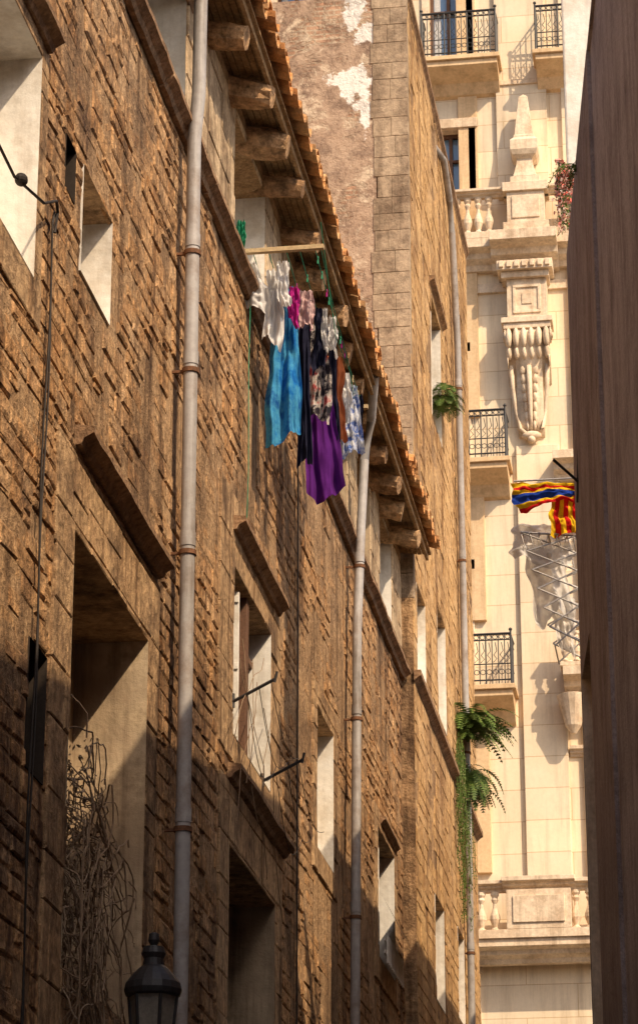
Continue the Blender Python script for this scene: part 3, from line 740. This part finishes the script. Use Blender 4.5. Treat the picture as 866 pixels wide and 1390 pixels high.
mb.quad(mpR(42,0,0),mpR(42,0,6),mpR(42,12.2,6),mpR(42,12.2,0),0)
for o in wins: reveal(mb,mpR,o,.3,2,3,-.03 if o[0]<3 else 0)
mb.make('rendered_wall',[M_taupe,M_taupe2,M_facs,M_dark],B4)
mb=MB(); mb.box(-1.075,-.45,22.06,22.4,12.0,15.6,0); mb.box(-1.12,-.40,22.02,22.44,15.6,15.75,0)  # thin added slab standing in for the farther building, narrow so sun passes
mb.make('far_building_slab',[M_white],B4,bevel=.02)
B5=empty('low_rendered_building'); mb=MB()
mb.box(-1.17,5,23.8,25.2,0,8.9,0); mb.box(-1.175,5,23.78,25.22,8.9,8.98,0)
mb.make('rendered_block',[M_taupe2],B5,bevel=.01)
B6=empty('unseen_shade_building'); mb=MB()  # unseen block added to cast shade on the lower far left wall
mb.box(-1.24,5,25.3,43.5,0,12.4,0); mb.box(-1.26,5,25.28,43.55,12.4,12.52,0)
for i in range(5):
    mb.box(-1.26,-1.241,27+3.2*i,28.1+3.2*i,4.2,6.2,1); mb.box(-1.26,-1.241,27+3.2*i,28.1+3.2*i,8.0,10.0,1)
mb.make('rendered_block',[M_beige,M_dark],B6,bevel=.01)

# drying rack, net cloth, flag
RK=empty('folding_drying_rack'); mb=MB()
M_galv=mat('galvanised_steel',[(.45,.43,.42),(.6,.58,.56)],rough=.4,metal=.5,bump=0)
for side in (0,1):
    y=24.0+side*.5
    A=Vector((-1.70,y,10.42)); Bq=Vector((-1.20,y,10.36)); C1=Vector((-1.42,y,9.33)); D=Vector((-1.20,y,9.36))
    n=6
    for i in range(n):
        t0=i/n; t1=(i+1)/n
        l0=A.lerp(C1,t0); l1=A.lerp(C1,t1); r0=Bq.lerp(D,t0); r1=Bq.lerp(D,t1)
        mb.tube([l0,r1],.008,5); mb.tube([r0,l1],.008,5)
    mb.tube([A,Bq],.010,5)
    for i in range(n):
        a=A.lerp(Bq,i/n); b=A.lerp(Bq,(i+1)/n)
        mb.tube([a,a.lerp(b,.5)+Vector((0,0,-.16)),b],.007,5)
for k in range(7):
    x=-1.68+k*.075
    mb.tube([(x,23.98,10.42-.009*k),(x,24.55,10.42-.009*k)],.006,5)
mb.tube([(-1.42,23.98,9.33),(-1.42,24.55,9.33)],.007,5)
mb.tube([(-1.18,24.0,10.40),(-1.18,24.0,8.6)],.012,6); mb.tube([(-1.18,24.5,10.40),(-1.18,24.5,8.6)],.012,6)
mb.make('rack_frame',[M_galv],RK)
M_net=bpy.data.materials.new('white_net'); M_net.use_nodes=True; nt=M_net.node_tree; b=nt.nodes['Principled BSDF']; b.inputs['Base Color'].default_value=(.84,.82,.79,1); b.inputs['Roughness'].default_value=.9
tr=nt.nodes.new('ShaderNodeBsdfTransparent'); tl=nt.nodes.new('ShaderNodeBsdfTranslucent'); tl.inputs[0].default_value=(.84,.82,.79,1); m1=nt.nodes.new('ShaderNodeMixShader'); m1.inputs[0].default_value=.35
m2=nt.nodes.new('ShaderNodeMixShader'); nn=nt.nodes.new('ShaderNodeTexNoise'); nn.inputs['Scale'].default_value=9; tcn=nt.nodes.new('ShaderNodeTexCoord'); nt.links.new(tcn.outputs['Object'],nn.inputs['Vector'])
mr=nt.nodes.new('ShaderNodeMapRange'); mr.inputs[1].default_value=.40; mr.inputs[2].default_value=.70; mr.inputs[3].default_value=.0; mr.inputs[4].default_value=.35; nt.links.new(nn.outputs['Fac'],mr.inputs[0]); nt.links.new(mr.outputs[0],m2.inputs[0])
nt.links.new(b.outputs[0],m1.inputs[1]); nt.links.new(tl.outputs[0],m1.inputs[2]); nt.links.new(m1.outputs[0],m2.inputs[1]); nt.links.new(tr.outputs[0],m2.inputs[2]); nt.links.new(m2.outputs[0],nt.nodes['Material Output'].inputs['Surface'])
NB=empty('white_net_cloth')
o=cloth('net_top_swag',M_net,24.12,-1.49,.60,10.54,10.16,.10,1.5,.07,.95,.05,31,.9,0); o.parent=NB
o=cloth('net_hanging_part',M_net,24.25,-1.50,.40,10.35,9.62,.10,1.5,.07,1.0,.10,35,.75,.07); o.parent=NB
o=cloth('net_tail',M_net,24.35,-1.36,.24,9.9,9.36,.15,1.5,.05,1.0,.05,36,.6,.03); o.parent=NB
R_=(.62,.02,.02); Y_=(.85,.55,.02); B_=(.02,.06,.38)
st=[(0,Y_),(.16,R_),(.32,Y_),(.48,R_),(.64,Y_),(.80,R_)]
c_flag=C('striped_flag_cloth',[R_,Y_],stripes=(0,st)); c_flag2=C('striped_flag_cloth_b',[R_,Y_],stripes=(1,[(0,Y_),(.14,R_),(.26,Y_),(.38,B_),(.72,Y_),(.84,R_)]))
FL=empty('striped_flag')
o=cloth('flag_fold',c_flag2,23.9,-1.44,.60,10.86,10.62,.15,1.0,.04,1.0,.05,33); o.parent=FL
o=cloth('flag_hanging_part',c_flag,23.95,-1.29,.26,10.74,10.36,.15,1.5,.03,1.0,.02,34); o.parent=FL
mb=MB(); mb.tube([(-1.15,23.9,10.88),(-1.74,23.9,10.88)],.009,6); mb.tube([(-1.16,23.9,10.88),(-1.16,24.6,10.88)],.008,6); mb.tube([(-1.165,23.9,8.8),(-1.165,23.9,10.9)],.012,6); mb.make('flag_rod',[M_galv],FL)
mb=MB(); mb.tube([(-1.02,21.4,9.86),(-1.22,21.2,10.0)],.012,6); mb.tube([(-1.02,21.4,10.3),(-1.05,21.4,9.7)],.01,6); mb.make('iron_line_bracket',[M_iron])

# ================================================================== PLANTS
def fern(name,c,n,L,out,droop=1.0,wl=.05,seed=0):
    rnd=random.Random(seed); mb=MB(); c=Vector(c)
    for k in range(n):
        az=rnd.uniform(-math.pi,math.pi); d=Vector((math.cos(az),math.sin(az),rnd.uniform(.2,1.3)))+Vector(out); d.normalize(); l=L*rnd.uniform(.4,1.1)
        p=c+Vector((rnd.uniform(-.05,.08),rnd.uniform(-.2,.2),rnd.uniform(-.22,.12))); S=14; pts=[p.copy()]
        for i in range(S):
            d=(d+Vector((0,0,-.12*droop))).normalized(); p=p+d*l/S; pts.append(p.copy())
        mb.tube(pts,.004,3,cap=False)
        for i in range(2,S):
            t=(pts[i]-pts[i-1]).normalized(); s=t.cross(Vector((0,0,1)))
            if s.length<.05: s=Vector((1,0,0))
            s.normalize(); wv=wl*math.sin(math.pi*(i/S)**.8)*rnd.uniform(.8,1.2)+.01
            for sg in (-1,1):
                a=pts[i]; tip=a+s*sg*wv*1.6+t*wv*.8+Vector((0,0,-.01)); mb.quad(a,a+t*l/S*.75,tip+t*.006,tip)
    mb.make(name,[M_leaf])
fern('fern_plant',(-3.70,40.2,13.35),150,.80,(.15,-.3,.15),1.1,.045,1)
fern('fern_plant',(-3.72,40.6,12.7),110,.62,(.1,-.3,-.3),1.6,.04,5)
fern('wall_shrub',(-3.79,38.2,17.85),70,.36,(.2,-.3,0),1.4,.04,2)
def hanging(name,c,n,L,sp,seed,mats=None,leaf=.035):
    rnd=random.Random(seed); mb=MB()
    for k in range(n):
        p=Vector(c)+Vector((rnd.uniform(0,.08),rnd.uniform(-sp,sp),rnd.uniform(-.1,.1))); l=L*rnd.uniform(.35,1); S=int(l/.06)+2; pts=[p.copy()]
        for i in range(S):
            p=p+Vector((rnd.uniform(-.012,.012),rnd.uniform(-.03,.03),-.06)); pts.append(p.copy())
        mb.tube(pts,.004,3,cap=False)
        for q in pts[1:]:
            for _ in range(2):
                a=Vector((rnd.uniform(-1,1),rnd.uniform(-1,1),rnd.uniform(-1,.4))).normalized()*leaf; b=Vector((rnd.uniform(-1,1),rnd.uniform(-1,1),rnd.uniform(-1,1))).normalized()*leaf*.6
                mb.quad(q,q+a*.6+b*.5,q+a,q+a*.6-b*.5, rnd.choice([0]*(4)+[1]) if mats else 0)
    mb.make(name,mats or [M_leaf])
hanging('hanging_vine',(-3.80,40.0,12.9),44,2.6,.8,3,[M_leaf,M_dry])
M_fl=mat('pale_flowers',[(.78,.62,.52),(.72,.10,.07),(.82,.74,.64),(.70,.14,.10)],island=True,iamt=.9,bump=0)
rnd=random.Random(9); mb=MB()
for k in range(34):
    p=Vector((-1.07+rnd.uniform(-.07,.06),21.9+rnd.uniform(-.15,.12),12.90+rnd.uniform(-.10,.08))); l=rnd.uniform(.12,.62)
    dx=rnd.uniform(-.006,.006); pts=[p.copy()]
    for i in range(int(l/.045)+2):
        p=p+Vector((dx+rnd.uniform(-.01,.01),rnd.uniform(-.01,.01),-.045 if i>1 else .01)); pts.append(p.copy())
        for _ in range(6 if i<6 else 2):
            a=Vector((rnd.uniform(-1,1),rnd.uniform(-1,1),rnd.uniform(-1,1))).normalized()*.028; b=Vector((rnd.uniform(-1,1),rnd.uniform(-1,1),rnd.uniform(-1,1))).normalized()*.020
            q0=p+Vector((rnd.uniform(-.02,.02),-.03,rnd.uniform(-.02,.02)))
            mb.quad(q0,q0+a*.6+b,q0+a,q0+a*.6-b,rnd.choice([0,0,0,0,1] if i<8 else [0,0,1]))
    mb.tube(pts,.003,3,cap=False,m=1)
mb.box(-1.10,-.9,21.9,22.05,12.84,12.88,1)
mb.make('hanging_flowers',[M_fl,M_leaf])
rnd=random.Random(4); mb=MB()
for k in range(18):
    p=Vector((-.88,20.2,12.1)); d=Vector((rnd.uniform(-.8,.1),rnd.uniform(-.8,.0),rnd.uniform(-.4,.5))).normalized(); pts=[p.copy()]; l=rnd.uniform(.2,.42)
    for i in range(12):
        d=(d+Vector((0,0,-.18))).normalized(); p=p+d*l/12; pts.append(p.copy())
        a=Vector((rnd.uniform(-1,1),rnd.uniform(-1,1),rnd.uniform(-1,.3))).normalized()*.03; b=a.cross(Vector((0,0,1)))*.2
        mb.quad(p,p+a*.5+b,p+a,p+a*.5-b)
    mb.tube(pts,.003,3,cap=False)
mb.make('wall_weed',[M_leaf])

mb=MB()
for i in range(12): mb.box(-3.9,-3.88,31.7+i*.13,31.76+i*.13,8.1,8.42)
mb.box(-3.92,-3.9,31.6,33.3,8.2,8.24); mb.box(-3.92,-3.9,31.6,33.3,8.34,8.37)
mb.make('white_railing',[M_white])
mb=MB(); mb.quad((-3.98,31.7,8.95),(-3.98,33.25,8.95),(-3.72,33.25,8.45),(-3.72,31.7,8.45)); mb.make('window_awning',[M_dark])

# ================================================================== GROUND
mb=MB(); mb.quad((-400,-400,0),(400,-400,0),(400,400,0),(-400,400,0)); mb.make('ground',[M_ground])

# ================================================================== LIGHT, WORLD, CAMERA
el=math.radians(45); ph=math.radians(46)
s=Vector((math.sin(ph)*math.cos(el),-math.cos(ph)*math.cos(el),math.sin(el)))
sd=bpy.data.lights.new('sun','SUN'); sd.energy=5; sd.angle=math.radians(.5); sd.color=(1,.78,.53)
so=bpy.data.objects.new('sun',sd); so.rotation_euler=s.to_track_quat('Z','Y').to_euler(); scene.collection.objects.link(so)
w=bpy.data.worlds.new('World'); scene.world=w; w.use_nodes=True; nt=w.node_tree
bg=nt.nodes['Background']; sk=nt.nodes.new('ShaderNodeTexSky'); sk.sky_type='NISHITA'; sk.sun_disc=False; sk.sun_elevation=el; sk.sun_rotation=math.pi-ph; sk.dust_density=4
nt.links.new(sk.outputs[0],bg.inputs[0]); bg.inputs[1].default_value=.15
scene.view_settings.view_transform='Standard'; scene.view_settings.look='None'; scene.view_settings.exposure=0
cd=bpy.data.cameras.new('camera'); cd.sensor_fit='VERTICAL'; cd.sensor_height=24; cd.lens=24*3826/1390; cd.clip_end=1000; cd.clip_start=.1
co=bpy.data.objects.new('camera',cd); co.location=(0,0,1.6); co.rotation_euler=(math.radians(110.6),0,math.radians(8.4)); scene.collection.objects.link(co); scene.camera=co
